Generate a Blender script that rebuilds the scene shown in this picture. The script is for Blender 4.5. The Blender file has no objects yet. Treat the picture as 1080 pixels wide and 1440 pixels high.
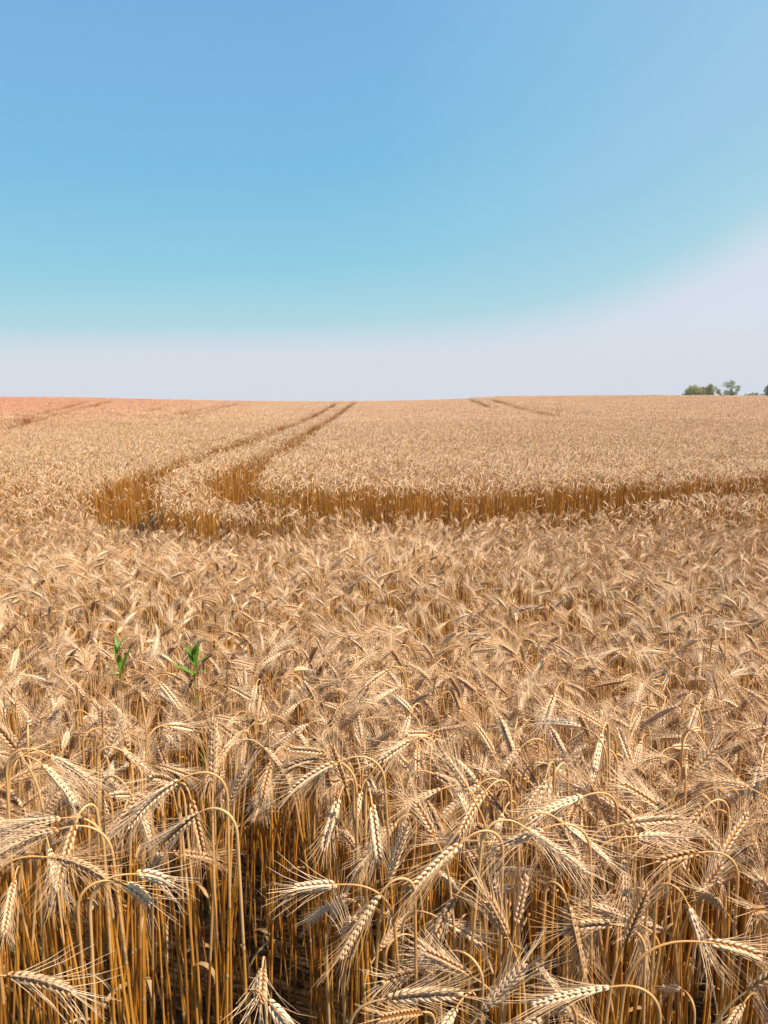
import bpy, math, random
import numpy as np
from mathutils import Vector
R = math.radians
rng = np.random.default_rng(7)
random.seed(7)
SC = bpy.context.scene
COL = SC.collection

# ------------------------------------------------------------------ helpers
def tag(o, label=None, cat=None, group=None, kind=None):
    if label: o['label'] = label
    if cat: o['category'] = cat
    if group: o['group'] = group
    if kind: o['kind'] = kind
    return o

class Geo:
    """vertices, quads, tris with a material index and a tint per vertex"""
    def __init__(s):
        s.v = []; s.q = []; s.t = []; s.qm = []; s.tm = []; s.tint = []; s.n = 0
    def add(s, v, q=None, t=None, m=0, tint=0.0):
        v = np.asarray(v, float).reshape(-1, 3)
        if q is not None and len(q):
            q = np.asarray(q, int) + s.n; s.q.append(q); s.qm.append(np.full(len(q), m))
        if t is not None and len(t):
            t = np.asarray(t, int) + s.n; s.t.append(t); s.tm.append(np.full(len(t), m))
        s.v.append(v); s.tint.append(np.full(len(v), tint)); s.n += len(v)
    def merge(s, g, M=None, off=None, tint=None):
        v = np.concatenate(g.v)
        if M is not None: v = v @ np.asarray(M).T
        if off is not None: v = v + off
        n0 = s.n
        s.v.append(v); s.n += len(v)
        s.tint.append(np.concatenate(g.tint) if tint is None else np.full(len(v), tint))
        for q, m in zip(g.q, g.qm): s.q.append(q + n0); s.qm.append(m)
        for t, m in zip(g.t, g.tm): s.t.append(t + n0); s.tm.append(m)
    def mesh(s, name, mats, smooth=True):
        me = bpy.data.meshes.new(name)
        v = np.concatenate(s.v)
        q = np.concatenate(s.q) if s.q else np.zeros((0, 4), int)
        t = np.concatenate(s.t) if s.t else np.zeros((0, 3), int)
        me.vertices.add(len(v)); me.vertices.foreach_set('co', v.astype(np.float32).ravel())
        loops = np.concatenate([q.ravel(), t.ravel()])
        me.loops.add(len(loops)); me.loops.foreach_set('vertex_index', loops.astype(np.int32))
        tot = np.concatenate([np.full(len(q), 4), np.full(len(t), 3)]).astype(np.int32)
        st = np.concatenate([[0], np.cumsum(tot)[:-1]]).astype(np.int32)
        me.polygons.add(len(tot)); me.polygons.foreach_set('loop_start', st)
        me.polygons.foreach_set('loop_total', tot)
        mi = np.concatenate((s.qm if s.q else []) + (s.tm if s.t else [])).astype(np.int32)
        me.polygons.foreach_set('material_index', mi)
        me.polygons.foreach_set('use_smooth', np.full(len(tot), smooth))
        for m in mats: me.materials.append(m)
        a = me.attributes.new('tint', 'FLOAT', 'POINT')
        a.data.foreach_set('value', np.concatenate(s.tint).astype(np.float32))
        me.update(calc_edges=True); me.validate()
        return me

def link(name, me, parent=None):
    o = bpy.data.objects.new(name, me); COL.objects.link(o)
    if parent: o.parent = parent
    return o

def frames(P):
    P = np.asarray(P, float)
    T = np.gradient(P, axis=0); T /= np.linalg.norm(T, axis=1)[:, None]
    ref = np.array([0, 1.0, 0]) if abs(T[:, 1]).max() < .9 else np.array([1.0, 0, 0])
    A = np.cross(T, ref); A /= np.linalg.norm(A, axis=1)[:, None]
    B = np.cross(T, A)
    return T, A, B

def tube(g, P, rad, sides=6, m=0, tint=0.0, flat=1.0, cap=True):
    P = np.asarray(P, float); n = len(P)
    T, A, B = frames(P); rad = np.broadcast_to(rad, n)
    an = np.arange(sides) * 2 * math.pi / sides
    v = P[:, None] + rad[:, None, None] * (np.cos(an)[None, :, None] * A[:, None] + flat * np.sin(an)[None, :, None] * B[:, None])
    i = np.arange(n - 1)[:, None] * sides; j = np.arange(sides)[None]
    k = (j + 1) % sides
    q = np.stack([i + j, i + k, i + sides + k, i + sides + j], -1).reshape(-1, 4)
    v = v.reshape(-1, 3); t = None
    if cap:
        v = np.vstack([v, P[-1]]); e = (n - 1) * sides
        t = [[e + a, e + (a + 1) % sides, n * sides] for a in range(sides)]
    g.add(v, q, t, m, tint)

def sstep(x, a, b):
    t = np.clip((np.asarray(x, float) - a) / (b - a), 0, 1)
    return t * t * (3 - 2 * t)

# ------------------------------------------------------------------ camera and the lie of the land
F = 1109.0; PITCH = R(10.2); cP, sP = math.cos(PITCH), math.sin(PITCH)
def ray(px, py):                     # photograph pixel (1080x1440) -> direction in the world
    a, b = (px - 540) / F, (720 - py) / F
    return np.array([a, cP + b * sP, -sP + b * cP])
def project(p):
    x, y, z = p[..., 0], p[..., 1], p[..., 2] - CAMZ
    d = y * cP - z * sP; u = y * sP + z * cP
    d = np.maximum(d, 1e-3)
    return 540 + F * x / d, 720 - F * u / d
STRAW = 0.86                         # height of the crop
_cy = np.array([-400, -5, .85, 1.3, 2.2, 3.5, 5, 7, 8.5, 9.2, 11, 12, 14.5, 20, 33, 50, 70, 85, 100, 130, 180, 400, 1500])
_ch = np.array([.62, .62, .60, .72, .93, 1.16, 1.34, 1.59, 1.785, 1.77, 1.67, 1.66, 1.74, 1.96, 2.27, 2.6, 2.92, 3.15, 3.85, 5.7, 9.3, 26, 110])
_dy = np.concatenate([np.arange(-10, 120, .05), np.geomspace(120, 1500, 400)])
_dh = np.interp(_dy, _cy, _ch)
_k = np.ones(13) / 13
_sm = np.convolve(np.pad(_dh[:2600], 6, mode='edge'), _k, 'valid')
_sm = np.convolve(np.pad(_sm, 6, mode='edge'), _k, 'valid')
_dh[8:2580] = _sm[8:2580]
_ca = np.array([-900, 0, 120, 230, 330, 450, 560, 640, 700, 900, 1080, 1980])       # the ridge against the sky
_cyp = np.array([560, 559, 559.5, 562.5, 564.5, 565.5, 564.5, 562, 558, 556.5, 557.5, 558])
def _crest_off(x, y):
    px = 540 + F * cP * x / np.maximum(y, 1.0)
    yp = np.interp(px, _ca, _cyp)
    b = (720 - yp) / F
    return 85 * -(-sP + b * cP) / (cP + b * sP) - 3.15
CAMZ = .62 + STRAW
def ears_z(x, y):                    # height of the top of the crop
    x = np.asarray(x, float); y = np.asarray(y, float)
    h = np.interp(y, _dy, _dh) + _crest_off(x, y) * sstep(y, 18, 80)
    h = h + .05 * np.sin(x * .21 + 1.3) * np.sin(y * .17) * sstep(y, 8, 30) * (1 - sstep(y, 60, 80))
    return CAMZ - h
def ground_z(x, y): return ears_z(x, y) - STRAW
def on_crop(px, py):                 # where the line of sight through a pixel meets the crop
    d = ray(px, py); t = np.linspace(.4, 140, 60000)
    p = t[:, None] * d; hit = np.nonzero(p[:, 2] + CAMZ < ears_z(p[:, 0], p[:, 1]))[0]
    i = hit[0] if len(hit) else len(t) - 1
    return p[i, :2]

cam = bpy.data.cameras.new('camera'); camo = bpy.data.objects.new('camera', cam); COL.objects.link(camo)
camo.location = (0, 0, CAMZ); camo.rotation_euler = (math.pi / 2 - PITCH, 0, 0)
cam.sensor_fit = 'VERTICAL'; cam.sensor_height = 24; cam.lens = 24 * F / 1440
cam.clip_start = .02; cam.clip_end = 4000
SC.camera = camo
SC.render.resolution_x, SC.render.resolution_y = 768, 1024

# ------------------------------------------------------------------ light
SUN_AZ, SUN_EL = R(115), R(57)
SUN = Vector((math.sin(SUN_AZ) * math.cos(SUN_EL), math.cos(SUN_AZ) * math.cos(SUN_EL), math.sin(SUN_EL)))
sl = bpy.data.lights.new('sun', 'SUN'); sl.energy = 4.6; sl.angle = R(.8); sl.color = (1, .90, .76)
so = bpy.data.objects.new('sun', sl); COL.objects.link(so)
so.rotation_euler = (-SUN).to_track_quat('-Z', 'Y').to_euler(); so.location = (20, 5, 30)

def srgb(r, g, b):
    f = lambda c: (c / 255 / 12.92) if c <= 10 else ((c / 255 + .055) / 1.055) ** 2.4
    return (f(r), f(g), f(b), 1)

W = bpy.data.worlds.new('World'); SC.world = W; W.use_nodes = True
nt = W.node_tree; N = nt.nodes; L = nt.links
bg = N['Background']
sky = N.new('ShaderNodeTexSky'); sky.sky_type = 'NISHITA'; sky.sun_disc = False
sky.sun_elevation = SUN_EL; sky.sun_rotation = SUN_AZ; sky.air_density = 1; sky.dust_density = 1.5
def mth(op, a, b=None, c=None):
    n = N.new('ShaderNodeMath'); n.operation = op
    for i, x in enumerate((a, b, c)):
        if x is None: continue
        if isinstance(x, (int, float)): n.inputs[i].default_value = x
        else: L.new(x, n.inputs[i])
    return n.outputs[0]
tc = N.new('ShaderNodeTexCoord')
sx = N.new('ShaderNodeSeparateXYZ'); L.new(tc.outputs['Generated'], sx.inputs[0])
near_sun = mth('POWER', mth('MINIMUM', mth('MAXIMUM', sx.outputs['X'], 0.0), .55), 3.0)       # the haze stands higher towards the sun
hz = mth('SUBTRACT', mth('SUBTRACT', sx.outputs['Z'], .022), mth('MULTIPLY', near_sun, 1.27))
hz = mth('SUBTRACT', hz, mth('MULTIPLY', sx.outputs['X'], .02))
hz = mth('MULTIPLY', hz, mth('SUBTRACT', 1.0, mth('MULTIPLY', mth('MAXIMUM', mth('MINIMUM', sx.outputs['X'], .6), -.1), .9)))
fac = mth('ADD', mth('MULTIPLY', hz, 1.6), .1)
cr = N.new('ShaderNodeValToRGB'); L.new(fac, cr.inputs[0])
stops = [(.06, srgb(222, 231, 245)), (.10, srgb(219, 229, 243)), (.165, srgb(174, 220, 234)), (.27, srgb(144, 209, 232)),
         (.45, srgb(123, 194, 232)), (.68, srgb(123, 183, 231)), (1.0, srgb(110, 166, 220))]
e = cr.color_ramp.elements
e[0].position, e[0].color = stops[0]; e[1].position, e[1].color = stops[-1]
for p, c in stops[1:-1]:
    q = e.new(p); q.color = c
rt = mth('MULTIPLY', mth('MINIMUM', mth('MAXIMUM', mth('MULTIPLY', sx.outputs['X'], 1.5), 0.0), .72), mth('MINIMUM', mth('MAXIMUM', mth('MULTIPLY_ADD', fac, 6.0, -.75), 0.0), 1.0))
rmix = N.new('ShaderNodeMix'); rmix.data_type = 'RGBA'; L.new(rt, rmix.inputs[0]); L.new(cr.outputs[0], rmix.inputs[6]); rmix.inputs[7].default_value = srgb(172, 207, 240)
sc_ = N.new('ShaderNodeVectorMath'); sc_.operation = 'SCALE'; sc_.inputs[3].default_value = .1
L.new(sky.outputs[0], sc_.inputs[0])
mx = N.new('ShaderNodeMix'); mx.data_type = 'RGBA'; mx.inputs[0].default_value = .88
L.new(sc_.outputs[0], mx.inputs[6]); L.new(rmix.outputs[2], mx.inputs[7])
L.new(mx.outputs[2], bg.inputs[0]); bg.inputs[1].default_value = .575
SC.view_settings.view_transform = 'Standard'; SC.view_settings.look = 'None'
SC.view_settings.exposure = .80; SC.view_settings.gamma = 1
SC.render.engine = 'CYCLES'
SC.cycles.max_bounces = 8; SC.cycles.diffuse_bounces = 3; SC.cycles.transmission_bounces = 5
SC.cycles.use_adaptive_sampling = False; SC.cycles.use_denoising = True

# ------------------------------------------------------------------ materials
def material(name, dark, light, rough=.55, trans=.0, tcol=None, spec=.3, noise=140, nmix=.35, stretch=None, ripe=True, bump=0.0):
    m = bpy.data.materials.new(name); m.use_nodes = True
    nt = m.node_tree; N = nt.nodes; L = nt.links
    b = N['Principled BSDF']; out = N['Material Output']
    oi = N.new('ShaderNodeObjectInfo'); at = N.new('ShaderNodeAttribute'); at.attribute_name = 'tint'
    ad = N.new('ShaderNodeMath'); ad.operation = 'ADD'; L.new(oi.outputs['Random'], ad.inputs[0]); L.new(at.outputs['Fac'], ad.inputs[1])
    fr = N.new('ShaderNodeMath'); fr.operation = 'FRACT'; L.new(ad.outputs[0], fr.inputs[0])
    tex = N.new('ShaderNodeTexCoord'); nz = N.new('ShaderNodeTexNoise'); nz.inputs['Scale'].default_value = noise
    nz.inputs['Detail'].default_value = 3
    if stretch:
        mp = N.new('ShaderNodeMapping'); mp.inputs['Scale'].default_value = stretch
        L.new(tex.outputs['Object'], mp.inputs[0]); L.new(mp.outputs[0], nz.inputs['Vector'])
    else: L.new(tex.outputs['Object'], nz.inputs['Vector'])
    a = N.new('ShaderNodeMath'); a.operation = 'MULTIPLY_ADD'; a.inputs[1].default_value = nmix; L.new(nz.outputs['Fac'], a.inputs[0])
    s = N.new('ShaderNodeMath'); s.operation = 'MULTIPLY'; s.inputs[1].default_value = 1 - nmix; L.new(fr.outputs[0], s.inputs[0])
    L.new(s.outputs[0], a.inputs[2])
    cm = N.new('ShaderNodeMix'); cm.data_type = 'RGBA'; L.new(a.outputs[0], cm.inputs[0])
    cm.inputs[6].default_value = (*dark, 1); cm.inputs[7].default_value = (*light, 1)
    colour = cm.outputs[2]
    if ripe:    # broad patches of redder, riper corn; pink light cast painted in, strongest far left
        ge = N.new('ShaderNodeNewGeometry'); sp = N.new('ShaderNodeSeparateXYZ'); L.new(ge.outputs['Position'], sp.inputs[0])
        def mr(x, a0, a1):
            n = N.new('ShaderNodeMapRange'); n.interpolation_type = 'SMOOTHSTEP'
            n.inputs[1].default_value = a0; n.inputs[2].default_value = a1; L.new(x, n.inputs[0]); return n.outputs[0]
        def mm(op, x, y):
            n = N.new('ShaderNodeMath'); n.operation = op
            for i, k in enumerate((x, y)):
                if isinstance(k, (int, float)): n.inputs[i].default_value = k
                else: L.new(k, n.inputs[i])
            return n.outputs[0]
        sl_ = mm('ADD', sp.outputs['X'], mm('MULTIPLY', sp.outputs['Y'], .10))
        pink_cast = mm('MULTIPLY', mr(sp.outputs['Y'], 22.0, 50.0), mm('SUBTRACT', 1.0, mr(sl_, -26.0, 7.0)))
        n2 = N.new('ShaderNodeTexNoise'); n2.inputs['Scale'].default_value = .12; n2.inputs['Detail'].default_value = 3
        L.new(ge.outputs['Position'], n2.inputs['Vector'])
        rp = mm('ADD', mm('MAXIMUM', mm('MULTIPLY', pink_cast, .85), mm('MULTIPLY', mr(sp.outputs['Y'], 14.0, 60.0), .16)), mm('MULTIPLY', mr(n2.outputs['Fac'], .5, .75), .22))
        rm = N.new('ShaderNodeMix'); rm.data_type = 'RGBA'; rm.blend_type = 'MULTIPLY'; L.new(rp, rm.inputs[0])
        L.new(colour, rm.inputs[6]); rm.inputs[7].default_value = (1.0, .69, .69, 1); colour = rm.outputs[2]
    L.new(colour, b.inputs['Base Color'])
    b.inputs['Roughness'].default_value = rough; b.inputs['Specular IOR Level'].default_value = spec
    if bump:
        bp = N.new('ShaderNodeBump'); bp.inputs['Strength'].default_value = bump; bp.inputs['Distance'].default_value = .001
        L.new(nz.outputs['Fac'], bp.inputs['Height']); L.new(bp.outputs[0], b.inputs['Normal'])
    if trans:
        tr = N.new('ShaderNodeBsdfTranslucent')
        if tcol: tr.inputs[0].default_value = (*tcol, 1)
        else: L.new(colour, tr.inputs[0])
        ms = N.new('ShaderNodeMixShader'); ms.inputs[0].default_value = trans
        L.new(b.outputs[0], ms.inputs[1]); L.new(tr.outputs[0], ms.inputs[2]); L.new(ms.outputs[0], out.inputs['Surface'])
    return m
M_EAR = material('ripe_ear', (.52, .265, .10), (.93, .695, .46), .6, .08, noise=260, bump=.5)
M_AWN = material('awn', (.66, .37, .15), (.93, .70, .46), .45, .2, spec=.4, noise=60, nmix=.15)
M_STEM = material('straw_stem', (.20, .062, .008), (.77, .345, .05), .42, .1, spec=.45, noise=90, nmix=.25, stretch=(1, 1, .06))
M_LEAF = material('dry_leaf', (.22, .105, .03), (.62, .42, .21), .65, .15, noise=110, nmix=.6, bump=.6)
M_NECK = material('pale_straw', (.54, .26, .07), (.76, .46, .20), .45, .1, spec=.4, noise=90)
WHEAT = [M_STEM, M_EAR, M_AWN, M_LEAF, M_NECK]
M_GREEN = material('green_leaf', (.08, .19, .015), (.20, .36, .04), .45, .3, tcol=(.22, .36, .03), noise=60, ripe=False)

def soil():
    m = bpy.data.materials.new('soil'); m.use_nodes = True
    nt = m.node_tree; N = nt.nodes; L = nt.links; b = N['Principled BSDF']
    tex = N.new('ShaderNodeTexCoord')
    n1 = N.new('ShaderNodeTexNoise'); n1.inputs['Scale'].default_value = 14; n1.inputs['Detail'].default_value = 8
    n2 = N.new('ShaderNodeTexNoise'); n2.inputs['Scale'].default_value = .4; n2.inputs['Detail'].default_value = 5
    for n in (n1, n2): L.new(tex.outputs['Object'], n.inputs['Vector'])
    cr = N.new('ShaderNodeValToRGB'); L.new(n1.outputs['Fac'], cr.inputs[0])
    cr.color_ramp.elements[0].position = .3; cr.color_ramp.elements[0].color = (.02, .011, .005, 1)
    cr.color_ramp.elements[1].position = .72; cr.color_ramp.elements[1].color = (.07, .04, .018, 1)
    mx = N.new('ShaderNodeMix'); mx.data_type = 'RGBA'; mx.blend_type = 'MULTIPLY'; L.new(n2.outputs['Fac'], mx.inputs[0])
    L.new(cr.outputs[0], mx.inputs[6]); mx.inputs[7].default_value = (.75, .68, .6, 1); L.new(mx.outputs[2], b.inputs['Base Color'])
    b.inputs['Roughness'].default_value = .95; b.inputs['Specular IOR Level'].default_value = .08
    bp = N.new('ShaderNodeBump'); bp.inputs['Distance'].default_value = .03; bp.inputs['Strength'].default_value = .8
    L.new(n1.outputs['Fac'], bp.inputs['Height']); L.new(bp.outputs[0], b.inputs['Normal'])
    return m

# ------------------------------------------------------------------ the ground, one sheet to beyond the ridge
gy = np.concatenate([np.linspace(-60, -4, 12), np.arange(-3.5, 16, .25), np.arange(16, 130, 1.5), np.geomspace(130, 320, 16)])
gx = np.concatenate([-np.geomspace(260, 14, 40), np.arange(-13, 13.1, .5), np.geomspace(14, 260, 40)])
X, Y = np.meshgrid(gx, gy)
Z = ground_z(X, Y) + .02 * np.sin(X * 3.1 + Y) * np.sin(Y * 2.7 - X * .6) * (1 - sstep(Y, 10, 20))
g = Geo(); nx, ny = len(gx), len(gy)
ii = (np.arange(ny - 1)[:, None] * nx + np.arange(nx - 1)[None]).ravel()
g.add(np.stack([X, Y, Z], -1), np.stack([ii, ii + 1, ii + nx + 1, ii + nx], -1))
tag(link('ground', g.mesh('ground', [soil()])), 'bare brown soil of the field under the standing wheat', kind='structure')

# ------------------------------------------------------------------ wheel tracks through the crop
def trk(pts):
    """points as seen in the photograph with the width of the gap in metres there"""
    p = np.array([[*on_crop(*q[:2]), q[2]] for q in pts]); seg = []
    for a, b in zip(p[:-1], p[1:]):
        n = max(2, int(np.linalg.norm((b - a)[:2]) / .12)); seg.append(a + (b - a) * np.linspace(0, 1, n, endpoint=False)[:, None])
    c = np.vstack(seg + [p[-1:]]); k = min(11, len(c) // 4 * 2 + 1)
    if k > 2:
        cp = np.pad(c, ((k // 2, k // 2), (0, 0)), mode='edge')
        c = np.stack([np.convolve(cp[:, i], np.ones(k) / k, 'valid') for i in (0, 1, 2)], 1)
    return c[:, :2], c[:, 2] / 2
TRACKS = [
    trk([(473, 567, .75), (440, 585, .7), (395, 603, .66), (340, 623, .6), (285, 641, .58), (238, 657, .6), (202, 673, .7), (176, 692, .8), (168, 708, .9), (182, 727, 1.05), (230, 739, 1.2), (290, 742, 1.3), (360, 745, 1.25), (425, 749, .9), (475, 752, .45), (500, 753, .1)]),
    trk([(498, 566, .75), (476, 582, .66), (450, 598, .6), (415, 620, .55), (375, 643, .55), (342, 660, .7), (322, 672, .9), (328, 684, .9), (350, 692, .85), (400, 701, 1.1), (460, 706, 1.4), (540, 710, 1.6), (600, 710, 1.6), (700, 707, 1.5), (800, 700, 1.4), (900, 692, 1.25), (1000, 684, 1.15), (1090, 676, 1.1), (1250, 663, 1.1), (1500, 641, 1.1)]),
    trk([(0, 604, .6), (60, 589, .6), (110, 576, .65), (158, 564, .7)]), trk([(0, 597, .5), (30, 589, .55), (80, 576, .6), (128, 564, .65)]),
    trk([(205, 580, .4), (222, 575, .6), (238, 571, .4)]), trk([(228, 590, .4), (270, 578, .6), (318, 568, .4)]), trk([(255, 590, .4), (296, 578, .6), (333, 567, .45)]),
    trk([(660, 562, .7), (672, 566, .75), (692, 574, .5)]), trk([(690, 562, .6), (705, 566, .8), (728, 573, .6)]), trk([(728, 573, .6), (745, 577, .65), (765, 582, .7), (792, 586, .5)]), trk([(745, 572, .4), (780, 577, .7), (815, 580, .7), (850, 584, .4)]),
]
def in_track(x, y, grow=0.0):
    m = np.zeros(len(x), bool)
    for c, w in TRACKS:
        lo, hi = c.min(0) - 1, c.max(0) + 1
        idx = np.nonzero((x > lo[0]) & (x < hi[0]) & (y > lo[1]) & (y < hi[1]) & ~m)[0]
        for s in range(0, len(idx), 4000):
            k = idx[s:s + 4000]
            d = np.hypot(x[k, None] - c[None, :, 0], y[k, None] - c[None, :, 1]) - w[None]
            m[k] = d.min(1) < grow
    return m

# ------------------------------------------------------------------ wheat
def centreline(L, lean, nod, ear, earbend=.35, neck=.17, bow=.0, wob=0.0, n=30):
    """stem then ear in the local XZ plane, nodding towards +X; returns stem points and ear points"""
    s = np.concatenate([np.linspace(0, L - neck, 7)[:-1], np.linspace(L - neck, L, n - 12), ])
    fine = np.linspace(0, L + ear, 400)
    u = np.clip((fine - (L - neck)) / neck, 0, 1); sm = u * u * (3 - 2 * u)
    phi = lean + bow * fine / L + (nod - lean - bow) * sm + earbend * np.clip((fine - L) / ear, 0, 1)
    dx = np.sin(phi); dz = np.cos(phi); ds = fine[1] - fine[0]
    x = np.concatenate([[0], np.cumsum((dx[1:] + dx[:-1]) / 2 * ds)]); z = np.concatenate([[0], np.cumsum((dz[1:] + dz[:-1]) / 2 * ds)])
    y = wob * np.sin(fine / L * 3.0)
    P = np.stack([x, y, z], 1)
    at = lambda q: np.stack([np.interp(q, fine, P[:, i]) for i in range(3)], 1)
    return at(s), at(np.linspace(L, L + ear, 24))

_prof = [(0, .35), (.16, .85), (.36, 1.0), (.62, .72), (.85, .28)]
def floret(ns):
    an = np.arange(ns) * 2 * math.pi / ns
    v = [[0, 0, -.03]] + [[r * math.cos(a) * .5, r * math.sin(a) * .5, z] for z, r in _prof for a in an] + [[0, 0, 1.0]]
    q, t = [], []; nr = len(_prof)
    for k in range(nr - 1):
        for j in range(ns): q.append([1 + k * ns + j, 1 + k * ns + (j + 1) % ns, 1 + (k + 1) * ns + (j + 1) % ns, 1 + (k + 1) * ns + j])
    for j in range(ns):
        t.append([0, 1 + (j + 1) % ns, 1 + j]); t.append([1 + (nr - 1) * ns + j, 1 + (nr - 1) * ns + (j + 1) % ns, 1 + nr * ns])
    return np.array(v), np.array(q), np.array(t)
FL6, FL4 = floret(6), None
FL4 = (np.array([[0, 0, 0], [.5, 0, .4], [0, .5, .4], [-.5, 0, .4], [0, -.5, .4], [0, 0, 1.0]]), None,
       np.array([[0, 2, 1], [0, 3, 2], [0, 4, 3], [0, 1, 4], [5, 1, 2], [5, 2, 3], [5, 3, 4], [5, 4, 1]]))

def ear_geo(P, lod, r, roll, gs=None, ga=None, awnlen=.065, spread=1.0, fat=1.0):
    gs = gs or Geo(); ga = ga or gs
    T, A, B = frames(P); n = len(P)
    c, s = math.cos(roll), math.sin(roll)
    Sd = c * A + s * B; Nn = -s * A + c * B
    L = np.linalg.norm(np.diff(P, axis=0), axis=1).sum()
    at = lambda M, u: np.array([np.interp(u * (n - 1), np.arange(n), M[:, i]) for i in range(3)])
    if lod == 3:
        idx = [0, 9, 18, 23]; rad = np.array([.0035, .0065, .0055, .001]) * 1.25
        tube(gs, P[idx], rad, 3, 1, cap=False)
        for k in range(5):
            u = .35 + .6 * k / 4; p, t_ = at(P, u), at(T, u)
            o = at(Sd, u) * r.uniform(-1, 1) + at(Nn, u) * r.uniform(-1, 1); o /= np.linalg.norm(o) + 1e-6
            d = t_ + o * .45; d /= np.linalg.norm(d); w = np.cross(d, o); w /= np.linalg.norm(w) + 1e-6
            ga.add([p - w * .0016, p + w * .0016, p + d * awnlen * r.uniform(.8, 1.2)], None, [[0, 1, 2]], 2)
        return
    if lod == 2:
        m = 9; u = np.linspace(0, 23, m); C = np.stack([np.interp(u, np.arange(n), P[:, i]) for i in range(3)], 1)
        S2 = np.stack([np.interp(u, np.arange(n), Sd[:, i]) for i in range(3)], 1)
        C = C + S2 * (np.where(np.arange(m) % 2, 1, -1) * .0022)[:, None]
        rad = .0062 * np.array([.5, .95, 1.05, 1.1, 1.1, 1.0, .95, .75, .2]) * fat
        tube(gs, C, rad, 4, 1)
        na = 15
    ns = {0: max(8, int(L / .0036)), 1: max(7, int(L / .0046)), 2: 0}[lod]
    if lod < 2: tube(gs, P, np.linspace(.0016, .0008, n), 4, 0, cap=False)
    for k in range(ns + (1 if ns else 0)):
        u = .02 + .95 * k / ns; side = 1 if k % 2 else -1
        p, t_, sd, nn = at(P, u), at(T, u), at(Sd, u), at(Nn, u)
        size = (.55 + .45 * min(1, u / .2)) * (1 - .35 * max(0, (u - .72) / .28)) * fat
        last = k == ns
        kinds = [(-1, .0), (0, 0), (1, 0)] if lod == 0 else [(0, 0)]
        for lat, _ in kinds:
            out = (sd * side * (.0 if last else 1)) 
            d = t_ * 1.0 + out * (.40 if lat == 0 else .30) + nn * lat * .30 + r.normal(0, .04, 3)
            d /= np.linalg.norm(d)
            x = np.cross(d, nn if abs(d @ nn) < .8 else sd); x /= np.linalg.norm(x); y = np.cross(d, x)
            ln = .0130 * size * r.uniform(.9, 1.1) * (1.12 if lod else 1); wd = (.0058 if lod == 0 else .0088) * size; th = wd * (.85 if lod == 0 else .9)
            M = np.stack([x * wd, y * th, d * ln], 1)
            b = p + out * .0020 + nn * lat * .0021 * size
            fv, fq, ft = FL6 if lod == 0 else FL4
            gs.add(fv @ M.T + b, fq, ft, 1)
            # awns
            if lod == 0 and (lat != 0 and r.random() < .92 or r.random() < .08) and u > .04 or lod == 1:
                for rep in range(1 if lod == 0 or r.random() < .25 else 2):
                    al = awnlen * (.62 + .5 * math.sin(math.pi * min(1, .15 + u * .8))) * r.uniform(.75, 1.15)
                    lt = lat if lod == 0 else (-1 if rep + k // 2 & 1 else 1)
                    o = out * (.30 + .25 * r.random()) + nn * lt * (.20 + .22 * r.random()) + r.normal(0, .07, 3)
                    d1 = t_ + o * spread; d1 /= np.linalg.norm(d1)
                    tip = b + d * ln * .92
                    cv = o * al * .10 + np.array([0, 0, -.02]) * al * 0
                    q = [tip, tip + d1 * al * .5 - cv * .2, tip + d1 * al + cv]
                    if lod == 0: tube(ga, q, [.00044, .00036, .00015], 3, 2, cap=False)
                    else:
                        w = np.cross(d1, nn + .3 * sd); w /= np.linalg.norm(w); w2 = np.cross(w, d1)
                        h = .00062; ga.add([tip + w * h, tip - w * .5 * h + w2 * h * .87, tip - w * .5 * h - w2 * h * .87, q[2]], None, [[0, 1, 3], [1, 2, 3], [2, 0, 3]], 2)
    if lod == 2:
        for k in range(na):
            u = .12 + .86 * k / (na - 1); side = 1 if k % 2 else -1
            p, t_ = at(P, u), at(T, u)
            o = at(Sd, u) * side * r.uniform(.3, .6) + at(Nn, u) * r.uniform(-.5, .5)
            d = t_ + o * .85 * spread; d /= np.linalg.norm(d)
            w = np.cross(d, o); w /= np.linalg.norm(w) + 1e-6; w2 = np.cross(w, d)
            h = .0011; al = awnlen * r.uniform(.8, 1.2)
            ga.add([p + w * h, p - w * h, p + d * al], None, [[0, 1, 2]], 2)

def leaf_geo(g, base, az, r, length=.16, up=.6, curl=2.2, width=.009, tw=1.2):
    n = 9; s = np.linspace(0, 1, n); ph = up + curl * s ** 1.3
    ds = length / (n - 1)
    rr = np.concatenate([[0], np.cumsum(np.sin(ph[1:]) * ds)]); zz = np.concatenate([[0], np.cumsum(np.cos(ph[1:]) * ds)])
    c, sn = math.cos(az), math.sin(az)
    P = base + np.stack([rr * c, rr * sn, zz], 1)
    S = np.array([-sn, c, 0]); T, _, _ = frames(P)
    Nn = np.cross(T, S); tws = tw * s
    W_ = S[None] * np.cos(tws)[:, None] + Nn * np.sin(tws)[:, None]
    wd = width * np.clip(np.sin(math.pi * (0.12 + .88 * s)) ** .7, .05, 1)
    mid = P + Nn * (wd * .25)[:, None]
    v = np.concatenate([P - W_ * wd[:, None] / 1, mid, P + W_ * wd[:, None]])
    q = []
    for k in range(n - 1): q += [[k, n + k, n + k + 1, k + 1], [n + k, 2 * n + k, 2 * n + k + 1, n + k + 1]]
    g.add(v, q, None, 3)

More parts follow.
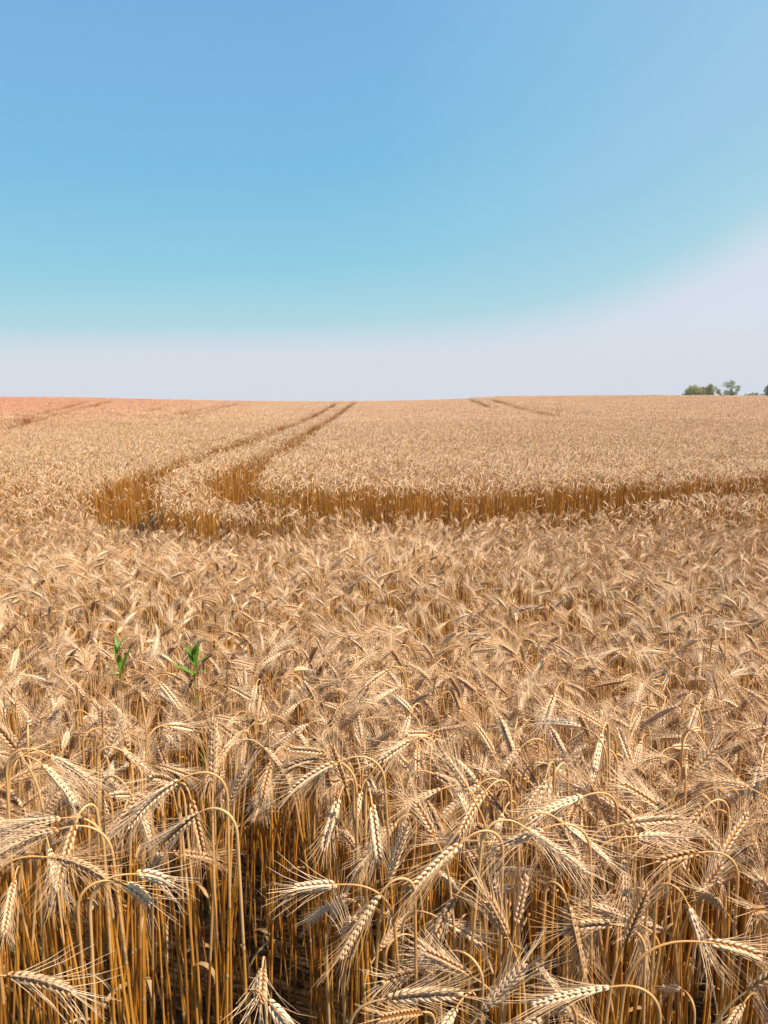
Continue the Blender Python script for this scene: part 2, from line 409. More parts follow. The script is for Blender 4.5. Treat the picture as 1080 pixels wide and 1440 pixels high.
def stalk(spec, lod, r, split=False, tint=0.0):
    """one wheat stalk; split -> separate stem, ear, beard and leaf shapes"""
    st, ep = centreline(spec['L'], spec['lean'], spec['nod'], spec['ear'], spec.get('bend', .35), spec.get('neck', .17), spec.get('bow', 0), spec.get('wob', 0))
    gs = Geo(); ge = Geo() if split else gs; gb = Geo() if split else gs; lvs = []
    rs = {0: .0019, 1: .0019, 2: .0021, 3: .0026}[lod]
    P = st if lod < 2 else st[[0, 4, 6, 10, 14, 17]] if lod == 2 else st[[2, 5, 12, 17]]
    rad = rs * np.interp(np.linspace(0, 1, len(P)), [0, .55, .85, 1], [1.15, 1, .62, .55])
    cut = {0: 5, 1: 5, 2: 2, 3: 1}[lod]      # the bare neck under the ear is paler than the straw
    tube(gs, P[:cut + 1], rad[:cut + 1], {0: 7, 1: 4, 2: 3, 3: 3}[lod], 0, cap=False)
    tube(gs, P[cut:], rad[cut:], {0: 7, 1: 4, 2: 3, 3: 3}[lod], 4, cap=False)
    if lod < 2:
        for f in (.27, .52):         # the joints of the straw
            p = st[3] * 0 + np.array([np.interp(f * 6, np.arange(len(st)), st[:, i]) for i in range(3)])
            d = np.array([0, 0, 1.0]); tube(gs, [p - d * .005, p - d * .002, p + d * .002, p + d * .006], np.array([1.0, 1.55, 1.5, 1.0]) * rs, 6, 3, cap=False)
    ear_geo(ep, lod, r, spec.get('roll', 0), ge, gb, spec.get('awn', .065), spec.get('spread', 1.0), spec.get('fat', 1.0))
    if lod < 2:
        for f, ln, up, curl, az, wd in spec.get('leaves', []):
            b = np.array([np.interp(f, np.arange(len(st)), st[:, i]) for i in range(3)])
            gl = Geo() if split else gs; lvs.append(gl)
            leaf_geo(gl, b, az, r, ln, up, curl, wd, r.uniform(.3, 2.5))
    if split: return {'stem': gs, 'ear': ge, 'beard': gb, **{'leaf%d' % i: q for i, q in enumerate(lvs)}}, ep, st
    return gs

def random_spec(r, i=None):
    k = r.random()
    nod = R(r.uniform(10, 58)) if k < .52 else R(r.uniform(60, 115)) if k < .72 else R(r.uniform(115, 165))
    lv = []
    if r.random() < .4: lv.append((r.uniform(3.0, 4.9), r.uniform(.05, .12), r.uniform(.3, .7), r.uniform(1.9, 3.2), r.uniform(0, 6.28), r.uniform(.0025, .0048)))
    if r.random() < .25: lv.append((r.uniform(.8, 3.0), r.uniform(.10, .18), r.uniform(.3, .8), r.uniform(1.6, 2.8), r.uniform(0, 6.28), r.uniform(.003, .005)))
    sp = dict(lean=r.normal(0, .06), nod=nod, ear=r.uniform(.052, .086), bend=r.uniform(.1, .6), neck=r.uniform(.045, .10), bow=r.uniform(0, .12),
              wob=r.normal(0, .008), roll=r.uniform(0, 3.14), awn=r.uniform(.034, .058), spread=r.uniform(.6, 1.0), leaves=lv, fat=r.uniform(.64, .86))
    sp['L'] = .8
    for _ in range(3):
        st, ep = centreline(sp['L'], sp['lean'], nod, sp['ear'], sp['bend'], sp['neck'], sp['bow'])
        sp['L'] += (STRAW + .01) - max(st[:, 2].max(), ep[:, 2].max())
    return sp

NV0, NV1, NV2, NCL, NPA = 22, 26, 26, 18, 14
specs = [random_spec(rng) for _ in range(NV1)]
protos = []                                   # what the standing crop is made of
PROTO = bpy.data.collections.new('wheat_kinds')
def proto(g, name, smooth=True):
    o = bpy.data.objects.new('%s_%03d' % (name, len(protos)), g.mesh(name, WHEAT, smooth)); PROTO.objects.link(o); protos.append(o)
shared = []                                   # the same stalks in separate pieces, for the individuals
for i in range(NV0):
    parts, ep, st = stalk(specs[i], 0, rng, True)
    shared.append(({k: (v.mesh('wheat_' + k, WHEAT) if v.n else None) for k, v in parts.items()}, ep, st))
    g = Geo()
    for v in parts.values():
        if v.n: g.merge(v)
    proto(g, 'a_stalk')
for i in range(NV1): proto(stalk(specs[i], 1, rng), 'b_stalk', False)
lod2 = [stalk(specs[i % NV1], 2, rng) for i in range(NV2)]
for gq in lod2: proto(gq, 'c_stalk', False)
lod3 = [stalk(specs[i % NV1], 3, rng) for i in range(NV2)]
def patch(src, size, count):
    g = Geo(); n = int(math.ceil(math.sqrt(count)))
    for k in range(count):
        x = ((k % n) + rng.random()) / n - .5; y = ((k // n) + rng.random()) / n - .5
        a = rng.uniform(0, 6.283); s = rng.uniform(.9, 1.08); c, sn = math.cos(a) * s, math.sin(a) * s
        tl = rng.normal(0, .06, 2)
        g.merge(src[rng.integers(len(src))], [[c, -sn, tl[0]], [sn, c, tl[1]], [0, 0, s]], [x * size, y * size, 0], rng.random())
    return g
CLS, PAS = .24, .5
for i in range(NCL): proto(patch(lod2, CLS * 1.1, 19), 'd_clump')
for i in range(NPA): proto(patch(lod3, PAS * 1.1, 84), 'e_patch')
O0, O1, O2, O3, O4 = 0, NV0, NV0 + NV1, NV0 + NV1 + NV2, NV0 + NV1 + NV2 + NCL

# ---- where every stalk stands
def scatter(y0, y1, dens, margin):
    half = lambda y: .53 * y + margin
    a = (half(y0) + half(y1)) * (y1 - y0)
    n = int(a * dens); hw = half(y1)
    y = rng.uniform(y0, y1, int(n * 2.2)); x = rng.uniform(-hw, hw, len(y))
    k = np.abs(x) < half(y); x, y = x[k], y[k]
    return x[:n], y[:n]
def lumps(x, y):                               # the crop stands higher here, lower there
    return (.5 * np.sin(x * 6.1 + 2.0 * np.sin(y * 2.3)) * np.sin(y * 4.7 + 1.7 * np.sin(x * 3.1)) + .3 * np.sin(x * 11 + y * 5 + 1) * np.sin(y * 9.3 - x * 4) + .3 * np.sin(x * 1.7 + 1) * np.sin(y * 1.3 + x)).clip(-.7, .7)
def wind(x, y):                                # which way the ears lean, patch by patch
    return math.pi * .5 + 1.5 * np.sin(x * .55 + y * .30 + 1.0) + 1.2 * np.sin(y * .8 - x * .35) + 2.2 * sstep(-x / np.maximum(y, 1), -.3, .3) - .6
def edge(x):                                   # the front edge of the crop
    return 1.0 - .30 * sstep(x, -.06, .2) + .03 * np.sin(x * 9) + .02 * np.sin(x * 23 + 1)
x1, y1 = scatter(.6, 3.2, 360, 1.0)
k = y1 > edge(x1)
hollow = ((x1 + .18) / .095) ** 2 + ((y1 - 1.18) / .32) ** 2 < 1        # the dark hollow in the front rows
hol2 = ((x1 + .40) / .07) ** 2 + ((y1 - 1.12) / .2) ** 2 < 1
k &= ~(hollow & (rng.random(len(x1)) < .85)) & ~(hol2 & (rng.random(len(x1)) < .7))
for q, wd, far, pr in ((-.168, .055, 1.8, .88), (-.31, .03, 1.5, .7), (-.42, .02, 1.4, .6), (-.02, .02, 1.35, .5)):      # deep gaps between the front stalks
    k &= ~((np.abs(x1 / y1 - q) < wd) & (y1 < far) & (rng.random(len(x1)) < pr))
x1, y1 = x1[k], y1[k]
n1 = len(x1)
front_low = (y1 < edge(x1) + .22) & (x1 > 0.0)
sc1 = np.clip(rng.normal(1.0, .055, n1), .84, 1.1) * np.where(front_low, rng.uniform(.72, .98, n1), 1.0)
rot1 = np.where(rng.random(n1) < .45, rng.uniform(0, 6.283, n1), wind(x1, y1) + rng.normal(0, .8, n1)); v1 = rng.integers(0, NV0, n1); sc1 = sc1 * (1 + .10 * lumps(x1, y1) * sstep(y1, 1.0, 1.8))
tx1, ty1 = rng.normal(0, .05, n1), rng.normal(0, .05, n1)

# ---- stalks copied one by one from the photograph: neck pixel, distance, direction, nod, ear length ...
LEFT, RIGHT, FRONT, BACK = math.pi, 0.0, -math.pi / 2, math.pi / 2
HAND = [
 # px, py, dist, yaw, nod, ear, bend, neck, label
 (443, 1266, .98, LEFT, 92, .060, .12, .16, 'lone bearded wheat ear nodding level to the left over the dark hollow'),
 (513, 1288, .93, LEFT + .3, 142, .105, .15, .10, 'thick pale wheat ear hanging down left at the right rim of the dark hollow'),
 (40, 1392, .82, RIGHT - .1, 88, .085, .45, .12, 'wheat ear arching right just above the ground in the bottom left corner'),
 (107, 1228, .98, RIGHT + .1, 100, .095, .65, .16, 'long wheat ear arching right and down over bare straw beside a broad hanging ear'),
 (95, 1188, .98, FRONT - .5, 150, .09, .15, .08, 'broad pale wheat ear hanging straight down with a wide fan of awns near left edge'),
 (63, 1168, 1.02, LEFT, 98, .095, .3, .12, 'upper of two wheat ears arching left out past the left edge'),
 (55, 1190, .99, LEFT + .1, 102, .09, .3, .14, 'lower of two wheat ears arching left out past the left edge'),
 (222, 1126, 1.05, LEFT + .15, 118, .11, .5, .14, 'long curved wheat ear draped down to the left behind a short forked pair'),
 (222, 1247, .95, RIGHT, 88, .045, .6, .14, 'short stubby wheat ear on a thin arched stem nodding right amid bare straw'),
 (205, 1262, .97, RIGHT + .4, 125, .05, .5, .12, 'short wheat ear drooping right just below a stubby level one'),
 (278, 1152, 1.05, FRONT + .8, 158, .085, .1, .08, 'narrow wheat ear hanging straight down with awns beside an arching one'),
 (252, 1170, .99, LEFT - .2, 128, .075, .2, .12, 'wheat ear drooping left beside a narrow one that hangs straight down'),
 (447, 1098, 1.14, LEFT + .1, 112, .095, .35, .15, 'bright curved wheat ear nodding left above the dark hollow with spread awns'),
 (425, 1082, 1.22, LEFT - .3, 102, .08, .5, .14, 'pale arched wheat ear just behind a brighter one above the dark hollow'),
 (483, 1108, 1.2, LEFT, 16, .085, .05, .12, 'upright pale wheat ear leaning slightly left among straw above the dark hollow'),
 (322, 1150, 1.1, RIGHT - .3, 20, .10, .1, .15, 'slim upright wheat ear leaning right at the left rim of the dark hollow'),
 (368, 1392, .86, FRONT + .1, 84, .06, .1, .1, 'wheat ear seen end on as a star of awns low in the dark hollow'),
 (392, 1440, .80, FRONT + .7, 92, .07, .2, .1, 'wheat ear nodding towards the viewer at the very bottom of the dark hollow'),
 (300, 1100, 1.1, BACK, 14, .10, .05, .12, 'tall upright wheat ear standing highest in the left front cluster'),
 (15, 1058, 1.16, LEFT + .3, 28, .10, .1, .14, 'large upright wheat ear leaning left beside the left edge'),
 (98, 1088, 1.14, RIGHT, 120, .085, .2, .14, 'pale wheat ear bending over to the right above two short ears near left edge'),
 (735, 1190, .98, LEFT, 112, .075, .1, .13, 'pale wheat ear nodding left on a thin bent neck right of the straw gap'),
 (622, 1216, .95, LEFT + .25, 126, .095, .15, .12, 'thick wheat ear drooping left near the middle of the front rows'),
 (815, 1182, 1.0, RIGHT, 130, .095, .05, .12, 'straight wheat ear slanting steeply down to the right, upper of two side by side'),
 (765, 1192, .97, RIGHT + .05, 128, .12, .02, .12, 'longest wheat ear slanting down to the right over dark straw, lower of two'),
 (915, 1192, 1.02, RIGHT + .1, 92, .085, .15, .13, 'pale wheat ear lying level to the right under another level ear'),
 (902, 1172, 1.04, RIGHT - .05, 80, .085, .1, .13, 'pale wheat ear pointing right and slightly up in the tangle at right'),
 (955, 1217, .99, LEFT, 98, .06, .2, .12, 'short wheat ear nodding left under two level ears at right'),
 (986, 1306, .92, FRONT + .9, 152, .08, .08, .09, 'wheat ear hanging down with awns spread like a skirt in lower right'),
 (1040, 1358, .86, RIGHT, 96, .07, .35, .2, 'wheat ear on a long arched neck curving right out past the lower right edge'),
 (812, 1302, .92, RIGHT - .8, 160, .10, .05, .08, 'wheat ear hanging vertically beneath an arched ear in lower right'),
 (842, 1312, .93, LEFT + .05, 80, .07, .55, .1, 'arched wheat ear curling left over a hanging one in lower right'),
 (690, 1426, .84, RIGHT, 36, .08, .05, .12, 'bright wheat ear slanting up to the right at the bottom, awns upright'),
 (825, 1408, .84, LEFT - .1, 104, .10, .2, .12, 'wheat ear lying level to the left along the bottom of the photo'),
 (727, 1300, .96, RIGHT, 8, .075, .02, .12, 'short upright wheat ear standing straight behind tilted ears in the front row'),
 (708, 1322, .92, LEFT, 24, .07, .05, .12, 'wheat ear leaning left against a short upright one in the front row'),
 (882, 1330, .91, RIGHT, 16, .085, .05, .12, 'golden upright wheat ear leaning right in the lower right tangle'),
 (655, 1120, 1.12, LEFT, 30, .085, .1, .12, 'wheat ear leaning far left on a straight stem, high in the middle front crop'),
 (604, 1178, 1.05, LEFT, 26, .065, .05, .12, 'small pale wheat ear leaning left beside a shaded straw gap'),
 (975, 1098, 1.16, RIGHT, 36, .075, .1, .12, 'wheat ear leaning right with a broad brush of awns in upper right tangle'),
 (1040, 1118, 1.12, LEFT + .1, 62, .07, .5, .12, 'wheat ear bending left beside an upright brush of awns at right'),
 (760, 1128, 1.1, FRONT - .5, 140, .095, .15, .1, 'thick wheat ear hanging towards the viewer at the head of the right tangle'),
 (550, 1240, .98, RIGHT, 14, .095, .05, .12, 'tall golden ear standing upright in the dense middle clump'),
 (572, 1420, .82, RIGHT - .2, 70, .09, .2, .12, 'wheat ear sweeping right out of the bottom of the dense middle clump'),
 (1066, 1400, .84, RIGHT - .3, 40, .09, .2, .12, 'stout wheat ear leaning right in the lower right corner'),
]
GROUP = 'single wheat stalks along the near edge of the field'
def make_individual(meshes, loc, rot, scl, label):
    root = bpy.data.objects.new('wheat_stalk', None); COL.objects.link(root)
    root.location = loc; root.rotation_euler = rot; root.scale = (scl,) * 3; root.empty_display_size = .05
    tag(root, label, 'wheat', GROUP)
    ear = None
    for nm in ('stem', 'ear', 'leaf0', 'leaf1'):
        if meshes.get(nm):
            o = link(nm.rstrip('01'), meshes[nm], root)
            if nm == 'ear': ear = o
    if meshes.get('beard'): link('beard', meshes['beard'], ear)
    return root

hand_xy = []
for n, (px, py, dist, yaw, nod, ear, bend, neck, label) in enumerate(HAND):
    d = ray(px, py); P = np.array([0, 0, CAMZ]) + d * dist
    r = np.random.default_rng(100 + n)
    ear = ear * .86; sp = random_spec(r); sp.update(nod=R(nod), ear=ear, bend=bend, neck=neck * .68, lean=r.normal(0, .03), bow=.04, wob=0, roll=r.uniform(0, 3.14), awn=r.uniform(.042, .054))
    sp['leaves'] = [(min(q[0], 4.2), *q[1:]) for q in sp['leaves']]
    if nod < 50: sp['lean'] = R(nod) * .15
    sp['L'] = .7; c, s = math.cos(yaw), math.sin(yaw)
    for _ in range(4):
        st, ep = centreline(sp['L'], sp['lean'], sp['nod'], ear, bend, neck, sp['bow'])
        off = np.array([c * st[-1, 0], s * st[-1, 0]]); bx, by = P[:2] - off
        sp['L'] += P[2] - (ground_z(bx, by) - .01) - st[-1, 2]
    parts, ep, st = stalk(sp, 0, r, True)
    ms = {k2: (v.mesh('wheat_' + k2, WHEAT) if v.n else None) for k2, v in parts.items()}
    make_individual(ms, (bx, by, float(ground_z(bx, by)) - .01), (0, 0, yaw), 1.0, label)
    hand_xy.append(P)
hand_xy = np.array(hand_xy)

# ---- the other largest stalks in view are individuals too, the rest is one crop
def tops(i):
    ep = shared[v1[i]][1]; c, s = math.cos(rot1[i]), math.sin(rot1[i]); k = sc1[i]
    f = lambda p: np.array([x1[i] + k * (c * p[0] - s * p[1]), y1[i] + k * (s * p[0] + c * p[1]), float(ground_z(x1[i], y1[i])) + k * p[2]])
    return f(ep[0]), f(ep[-1])
tp = [tops(i) for i in range(n1)]
E0 = np.array([t[0] for t in tp]); E1 = np.array([t[1] for t in tp]); mid = (E0 + E1) / 2
u0, w0 = project(E0); u1, w1 = project(E1); um, wm = project(mid)
# leave the hand-placed ears clear: drop what would stand right in front of them
drop = np.zeros(n1, bool)
for P, h in zip(hand_xy, HAND):
    hx, hy = project(P)
    drop |= (np.hypot(um - hx, wm - hy) < 55) & (y1 < P[1] + .03)
drop |= (um > 320) & (um < 445) & (wm > 1180) & (wm < 1440) & (y1 < 1.25)      # nothing hangs into the hollow
drop |= (um < 330) & (wm > 1300) & (y1 < 1.2) & (rng.random(n1) < .8)
keep = ~drop
dist = np.linalg.norm(mid - [0, 0, CAMZ], axis=1)
vis = keep & (um > -5) & (um < 1085) & (wm < 1445) & (wm > 600)
order = [i for i in np.argsort(dist) if vis[i]][:300 - len(HAND)]
classes = {}
ZONES = [(0, 110, 'by the left edge'), (110, 320, 'among the bare straw at left'), (320, 450, 'around the dark hollow'), (450, 640, 'in the dense middle clump'),
         (640, 780, 'right of the middle clump'), (780, 940, 'in the right hand tangle'), (940, 1090, 'by the right edge')]
for i in order:
    dx, dy = u1[i] - u0[i], w1[i] - w0[i]; ln = math.hypot(dx, dy)
    if ln < 38 and E1[i][1] < E0[i][1]: po = 'ear facing the viewer'
    elif ln < 38: po = 'ear nodding away'
    elif dy < -.85 * ln: po = 'ear upright'
    elif dy > .80 * ln: po = 'ear hanging straight down'
    elif dx > 0: po = 'ear rising right' if dy < -.25 * ln else 'ear nodding right'
    else: po = 'ear rising left' if dy < -.25 * ln else 'ear nodding left'
    rw = 'low' if wm[i] > 1230 else 'mid-height' if wm[i] > 1120 else 'high'
    zn = [z for a, b, z in ZONES if a <= max(0, min(1089, um[i])) < b][0]
    classes.setdefault((po, rw, zn), []).append(i)
ORD = ['leftmost', 'second from left', 'third from left', 'fourth from left', 'fifth from left', 'sixth from left', 'seventh from left', 'eighth from left',
       'ninth from left', 'tenth from left', 'eleventh from left', 'twelfth from left', 'thirteenth from left', 'fourteenth from left']
for (po, rw, zn), ids in classes.items():
    ids.sort(key=lambda i: um[i])
    for q, i in enumerate(ids):
        lab = 'wheat stalk, %s, %s in the rows %s' % (po, rw, zn)
        if len(ids) > 1: lab = '%s wheat stalk, %s, %s %s' % (ORD[min(q, 13)], po, rw, zn)
        make_individual(shared[v1[i]][0], (x1[i], y1[i], float(ground_z(x1[i], y1[i])) - .01), (tx1[i], ty1[i], rot1[i]), sc1[i], lab)
for px, py, q in ((172, 910, 2.58), (277, 928, 2.52)):        # room round the green weeds
    d = ray(px, py) * q; keep &= ~((np.abs(mid[:, 0] / mid[:, 1] - d[0] / d[1]) < .045) & (mid[:, 1] < d[1]) & (mid[:, 1] > d[1] - .5))
rest = keep.copy(); rest[order] = False

PX, PY, PV, PR, PS, TX, TY = [], [], [], [], [], [], []
def put(x, y, v, s, tilt=.05, rot=None, tx=None, ty=None):
    n = len(x); PX.append(x); PY.append(y); PV.append(v); PS.append(s)
    PR.append(wind(x, y) + rng.normal(0, .95, n) if rot is None else rot)
    TX.append(rng.normal(0, tilt, n) if tx is None else tx); TY.append(rng.normal(0, tilt, n) if ty is None else ty)
put(x1[rest], y1[rest], v1[rest] + O0, sc1[rest], rot=rot1[rest], tx=tx1[rest], ty=ty1[rest])
x, y = scatter(3.2, 9.5, 320, 1.0); k = ~in_track(x, y) & (rng.random(len(x)) < .70 + .6 * lumps(x, y)); x, y = x[k], y[k]
put(x, y, np.where(y < 5.5, rng.integers(0, NV0, len(x)) + O0, rng.integers(0, NV1, len(x)) + O1), np.clip(rng.normal(1, .06, len(x)), .8, 1.14) * (1 + .14 * lumps(x, y)))
x, y = scatter(9.5, 17, 340, 1.5); k = ~in_track(x, y) & (rng.random(len(x)) < .82 + .5 * lumps(x, y)); x, y = x[k], y[k]
put(x, y, rng.integers(0, NV2, len(x)) + O2, np.clip(rng.normal(1, .06, len(x)), .8, 1.14) * (1 + .10 * lumps(x * .6, y * .6)))
def cells(y0, y1, size, margin, base, nv, jit):
    yy = np.arange(y0 + size / 2, y1, size); xs, ys = [], []
    for v in yy:
        h = .53 * v + margin; q = np.arange(-h, h, size); xs.append(q); ys.append(np.full(len(q), v))
    x = np.concatenate(xs); y = np.concatenate(ys); n = len(x)
    x = x + rng.normal(0, jit * size, n); y = y + rng.normal(0, jit * size, n)
    k = ~in_track(x, y, size * .22); x, y = x[k], y[k]; n = len(x)
    put(x, y, rng.integers(0, nv, n) + base, np.clip(rng.normal(1, .045, n), .88, 1.1), .02)
cells(17, 36, CLS, 2.0, O3, NCL, .12)
for c, w in TRACKS[:2]:                        # shorter straggling stalks along the cut edges
    k = c[:, 1] < 30; c, w = c[k], w[k]; n = len(c) * 7; i = rng.integers(0, len(c), n)
    t_ = np.gradient(c, axis=0); t_ /= np.linalg.norm(t_, axis=1)[:, None] + 1e-9; nn_ = np.stack([-t_[:, 1], t_[:, 0]], 1)
    o = rng.choice([-1, 1], n) * (w[i] - np.abs(rng.normal(0, .10, n)) + .04)
    p = c[i] + nn_[i] * o[:, None]
    put(p[:, 0], p[:, 1], rng.integers(0, NV2, n) + O2, rng.uniform(.55, .95, n), .12)
for c, w in TRACKS:                            # beaten-down and stunted straw left between the wheels
    k = (c[:, 1] < 60) & (c[:, 1] > 6); c, w = c[k], w[k]
    if not len(c): continue
    n = int((w * 2 * .12).sum() * 40); i = rng.integers(0, len(c), n)
    o = rng.uniform(-1, 1, (n, 2)) * w[i, None]; x, y = c[i, 0] + o[:, 0], c[i, 1] + o[:, 1]
    put(x, y, rng.integers(0, NV2, n) + O2, rng.uniform(.12, .45, n) * np.where(rng.random(n) < .1, 1.6, 1), .35)
cells(36, 97, PAS, 3.0, O4, NPA, .1)
PX, PY, PV, PR, PS, TX, TY = map(np.concatenate, (PX, PY, PV, PR, PS, TX, TY))
pts = np.stack([PX, PY, ground_z(PX, PY) - .01], 1)
me = bpy.data.meshes.new('wheat_crop'); me.vertices.add(len(pts)); me.vertices.foreach_set('co', pts.astype(np.float32).ravel())
a = me.attributes.new('kind_index', 'INT', 'POINT'); a.data.foreach_set('value', PV.astype(np.int32))
a = me.attributes.new('turn', 'FLOAT_VECTOR', 'POINT'); a.data.foreach_set('vector', np.stack([TX, TY, PR], 1).astype(np.float32).ravel())
a = me.attributes.new('size', 'FLOAT', 'POINT'); a.data.foreach_set('value', PS.astype(np.float32))
crop = link('wheat_crop', me)
tag(crop, 'ripe golden bearded wheat filling the whole field up to the skyline', 'wheat field', kind='stuff')
ng = bpy.data.node_groups.new('standing_wheat', 'GeometryNodeTree')
ng.interface.new_socket('Geometry', in_out='INPUT', socket_type='NodeSocketGeometry')
ng.interface.new_socket('Geometry', in_out='OUTPUT', socket_type='NodeSocketGeometry')
gn = ng.nodes; gi = gn.new('NodeGroupInput'); go = gn.new('NodeGroupOutput')
ci = gn.new('GeometryNodeCollectionInfo'); ci.inputs['Collection'].default_value = PROTO
ci.inputs['Separate Children'].default_value = True; ci.inputs['Reset Children'].default_value = True
iop = gn.new('GeometryNodeInstanceOnPoints'); iop.inputs['Pick Instance'].default_value = True
def named(nm, ty):
    n = gn.new('GeometryNodeInputNamedAttribute'); n.data_type = ty; n.inputs[0].default_value = nm; return n.outputs[0]
ng.links.new(gi.outputs[0], iop.inputs['Points']); ng.links.new(ci.outputs[0], iop.inputs['Instance'])
ng.links.new(named('kind_index', 'INT'), iop.inputs['Instance Index'])
ng.links.new(named('turn', 'FLOAT_VECTOR'), iop.inputs['Rotation'])
ng.links.new(named('size', 'FLOAT'), iop.inputs['Scale'])
ng.links.new(iop.outputs[0], go.inputs[0])
md = crop.modifiers.new('standing_wheat', 'NODES'); md.node_group = ng
print('stalks', n1, 'individuals', len(order) + len(HAND), 'points', len(pts))

# ------------------------------------------------------------------ two green weeds among the ears
def weed(px, py, dist, leaves, label, seed):
    r = np.random.default_rng(seed); P = np.array([0, 0, CAMZ]) + ray(px, py) * dist
    bz = float(ground_z(P[0], P[1])); H = P[2] - bz
    root = bpy.data.objects.new('green_weed', None); COL.objects.link(root); root.location = (P[0], P[1], bz); root.empty_display_size = .05
    tag(root, label, 'weed', 'green weeds standing in the wheat')
    g = Geo(); z = np.linspace(0, H, 8); S = np.stack([.012 * np.sin(z * 5), .006 * np.sin(z * 7), z], 1); tube(g, S, np.linspace(.003, .0015, 8), 6)
    link('stem', g.mesh('weed_stem', [M_GREEN]), root)
    for f, az, ln, up, curl, wd in leaves:
        g = Geo(); b = np.array([np.interp(f * H, z, S[:, i]) for i in range(3)])
        leaf_geo(g, b, az, r, ln, up, curl, wd, r.uniform(-.5, .5)); g.qm = [q * 0 for q in g.qm]
        link('leaf', g.mesh('weed_leaf', [M_GREEN]), root)
weed(172, 910, 2.58, [(.86, LEFT + .4, .10, .35, .25, .011), (.90, .5, .095, .25, .3, .010), (.92, LEFT - .6, .085, .1, .4, .010), (.965, .2, .075, .25, .35, .009), (.97, -1.2, .06, .5, .5, .008), (1.0, .5, .06, .5, .4, .007), (.98, 2.2, .06, .4, .5, .007)],
     'bright green weed with upright pointed leaves, left one of two in the wheat', 1)
weed(277, 922, 2.52, [(.93, LEFT + .2, .08, .75, .6, .011), (.95, .3, .07, .5, .8, .010), (.97, LEFT - .4, .07, .35, .4, .010), (1.0, .3, .06, .25, .4, .009), (1.0, -1, .06, .4, .5, .009), (.93, -.8, .075, .8, .7, .010), (.98, LEFT + .8, .06, .15, .3, .008), (.96, 1.2, .08, .3, .4, .010)],
     'smaller green weed with spreading leaves, right one of two in the wheat', 2)

# ------------------------------------------------------------------ trees beyond the ridge
M_BARK = material('bark', (.05, .035, .025), (.13, .095, .07), .9, noise=14, ripe=False)
def leafmat(nm, a, b): return material(nm, a, b, .6, .45, noise=2.0, ripe=False)
M_T1 = leafmat('olive_foliage', (.24, .23, .03), (.48, .41, .075)); M_T2 = leafmat('pale_foliage', (.21, .24, .08), (.40, .41, .16)); M_T3 = leafmat('dark_foliage', (.10, .12, .025), (.20, .20, .05))
def tree(name, px, ybot, D, lobes, n, mat, label, cat, seed, trunk=.16, lsize=.36):
    """lobes: (px, py, radius px across, radius px up) as seen beyond the ridge, turned into real sizes at distance D"""
    r = np.random.default_rng(seed); k = D / F
    bx = (px - 540) * k / cP * 1.0; bz = float(ground_z(bx, D))
    root = bpy.data.objects.new(name, None); COL.objects.link(root); root.location = (bx, D, bz)
    tag(root, label, cat, 'trees and bushes beyond the ridge')
    gt, gc = Geo(), Geo()
    P0 = np.array([0, 0, CAMZ])
    for (lx, ly, rx, ry) in lobes:
        d = ray(lx, ly); c = P0 + d * (D / d[1]) - np.array([bx, D, bz]); c[1] += r.uniform(-.8, .8)
        R3 = np.array([rx * k, rx * k * r.uniform(.8, 1.1), ry * k])
        f = np.array([c[0] * .25, c[1] * .25, max(.5, (c[2]) * .35)])
        tube(gt, [np.array([0, 0, -.2]), np.array([0, 0, .2]) + f * [.4, .4, .5], f + (c - f) * .5 + r.normal(0, .12, 3), c], [trunk, trunk * .8, trunk * .5, trunk * .18], 6)
        for b in range(5):
            e2 = c + r.normal(0, .45, 3) * R3 * 1.3; tube(gt, [f + (c - f) * .6, (c + e2) / 2 + r.normal(0, .1, 3), e2], [trunk * .3, trunk * .16, .012], 4)
        nc = max(6, int(n * rx * ry / 20)); cl = r.normal(0, 1, (nc, 3)); cl = c + cl / np.linalg.norm(cl, axis=1)[:, None] * (r.random((nc, 1)) ** .4) * R3
        for q in cl:
            m = 26; p = q + r.normal(0, 1, (m, 3)) * R3.mean() * .20
            a1 = r.normal(0, 1, (m, 3)); a1 /= np.linalg.norm(a1, axis=1)[:, None]; a2 = np.cross(a1, r.normal(0, 1, (m, 3))); a2 /= np.linalg.norm(a2, axis=1)[:, None]
            s = lsize * r.uniform(.5, 1.1, (m, 1)) * .5
            v = np.stack([p - a1 * s, p + a2 * s * .55, p + a1 * s, p - a2 * s * .55], 1)
            gc.add(v, np.arange(m * 4).reshape(m, 4), None, 0, r.random() * .6)
    link('trunk', gt.mesh('trunk', [M_BARK]), root); link('crown', gc.mesh('crown', [mat], False), root)
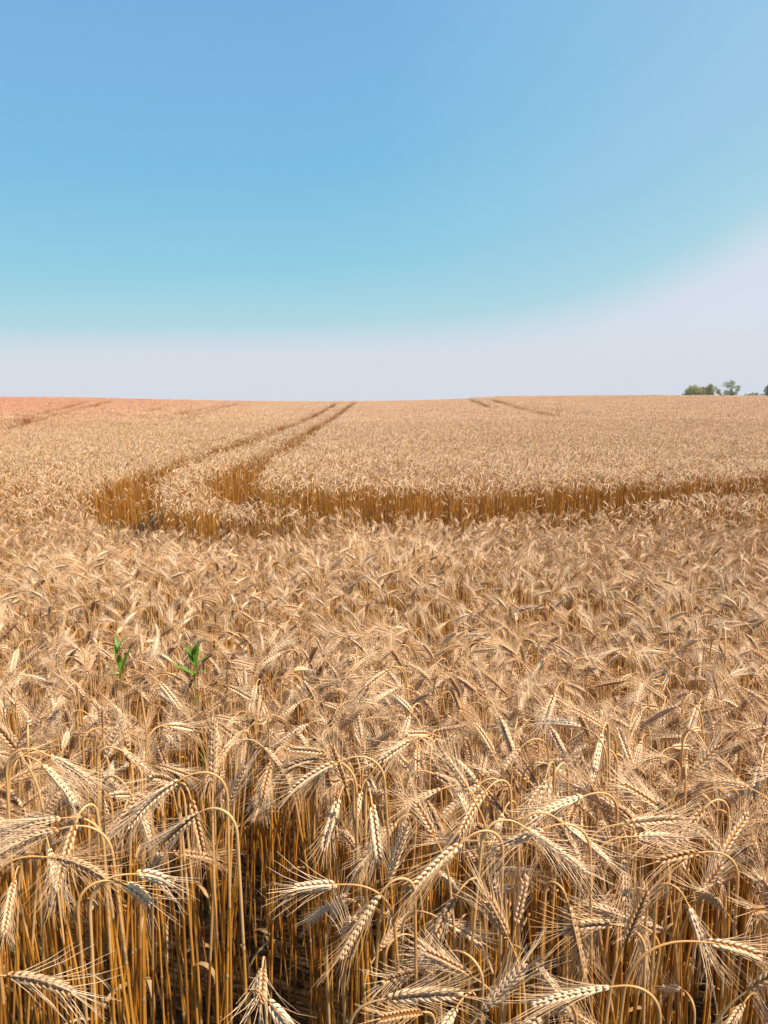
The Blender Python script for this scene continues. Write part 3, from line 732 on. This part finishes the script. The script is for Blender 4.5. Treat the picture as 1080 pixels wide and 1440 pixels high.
tree('bush_tree', 975, 560, 150, [(966, 553, 7, 4), (974, 548, 9, 5), (982, 552, 7, 5), (963, 556, 5, 2)], 16, M_T1, 'broad low olive green tree at the left end of the row on the ridge', 'tree', 11)
tree('bush_tree', 996, 560, 153, [(990, 550, 7, 6), (998, 546, 6, 5), (1001, 553, 5, 5), (988, 555, 5, 4)], 16, M_T1, 'olive green tree with a raised right shoulder, touching the broad low one', 'tree', 12)
tree('sparse_tree', 1024, 560, 148, [(1012, 552, 5, 5), (1024, 541, 8, 6), (1030, 552, 6, 5), (1036, 546, 5, 4), (1018, 553, 7, 4), (1032, 554, 7, 4)], 8, M_T2, 'tallest tree on the ridge with a thin see-through pale crown', 'tree', 13, .11, .28)
tree('low_bush', 1061, 560, 150, [(1054, 556, 4, 2.4), (1062, 555, 6, 3), (1069, 556, 3, 2.2), (1046, 557, 5, 2)], 11, M_T2, 'low pale bush just showing above the ridge between two trees', 'bush', 14, .08, .3)
tree('dark_tree', 1084, 560, 150, [(1081, 552, 5, 6), (1086, 546, 6, 6), (1090, 551, 6, 6)], 20, M_T3, 'dark green tree cut by the right edge of the photo', 'tree', 15)

# ------------------------------------------------------------------ the warm haze over the field
hm = bpy.data.materials.new('haze'); hm.use_nodes = True; hn = hm.node_tree
hn.nodes.remove(hn.nodes['Principled BSDF']); hv = hn.nodes.new('ShaderNodeVolumePrincipled')
hv.inputs['Color'].default_value = (.90, .84, .82, 1); hv.inputs['Density'].default_value = .0007
hv.inputs['Anisotropy'].default_value = .0
hn.links.new(hv.outputs[0], hn.nodes['Material Output'].inputs['Volume'])
x0, x1h, y0, y1h, z0, z1h = -262, 262, -62, 322, float(Z.min()) - 1, 9.0
hg = Geo(); hg.add([[x, y, z] for z in (z0, z1h) for y in (y0, y1h) for x in (x0, x1h)],
                   [[0, 2, 3, 1], [4, 5, 7, 6], [0, 1, 5, 4], [2, 6, 7, 3], [0, 4, 6, 2], [1, 3, 7, 5]])
tag(link('haze', hg.mesh('haze', [hm], False)), 'thin pale haze in the air over the field', kind='stuff')
SC.cycles.volume_bounces = 0
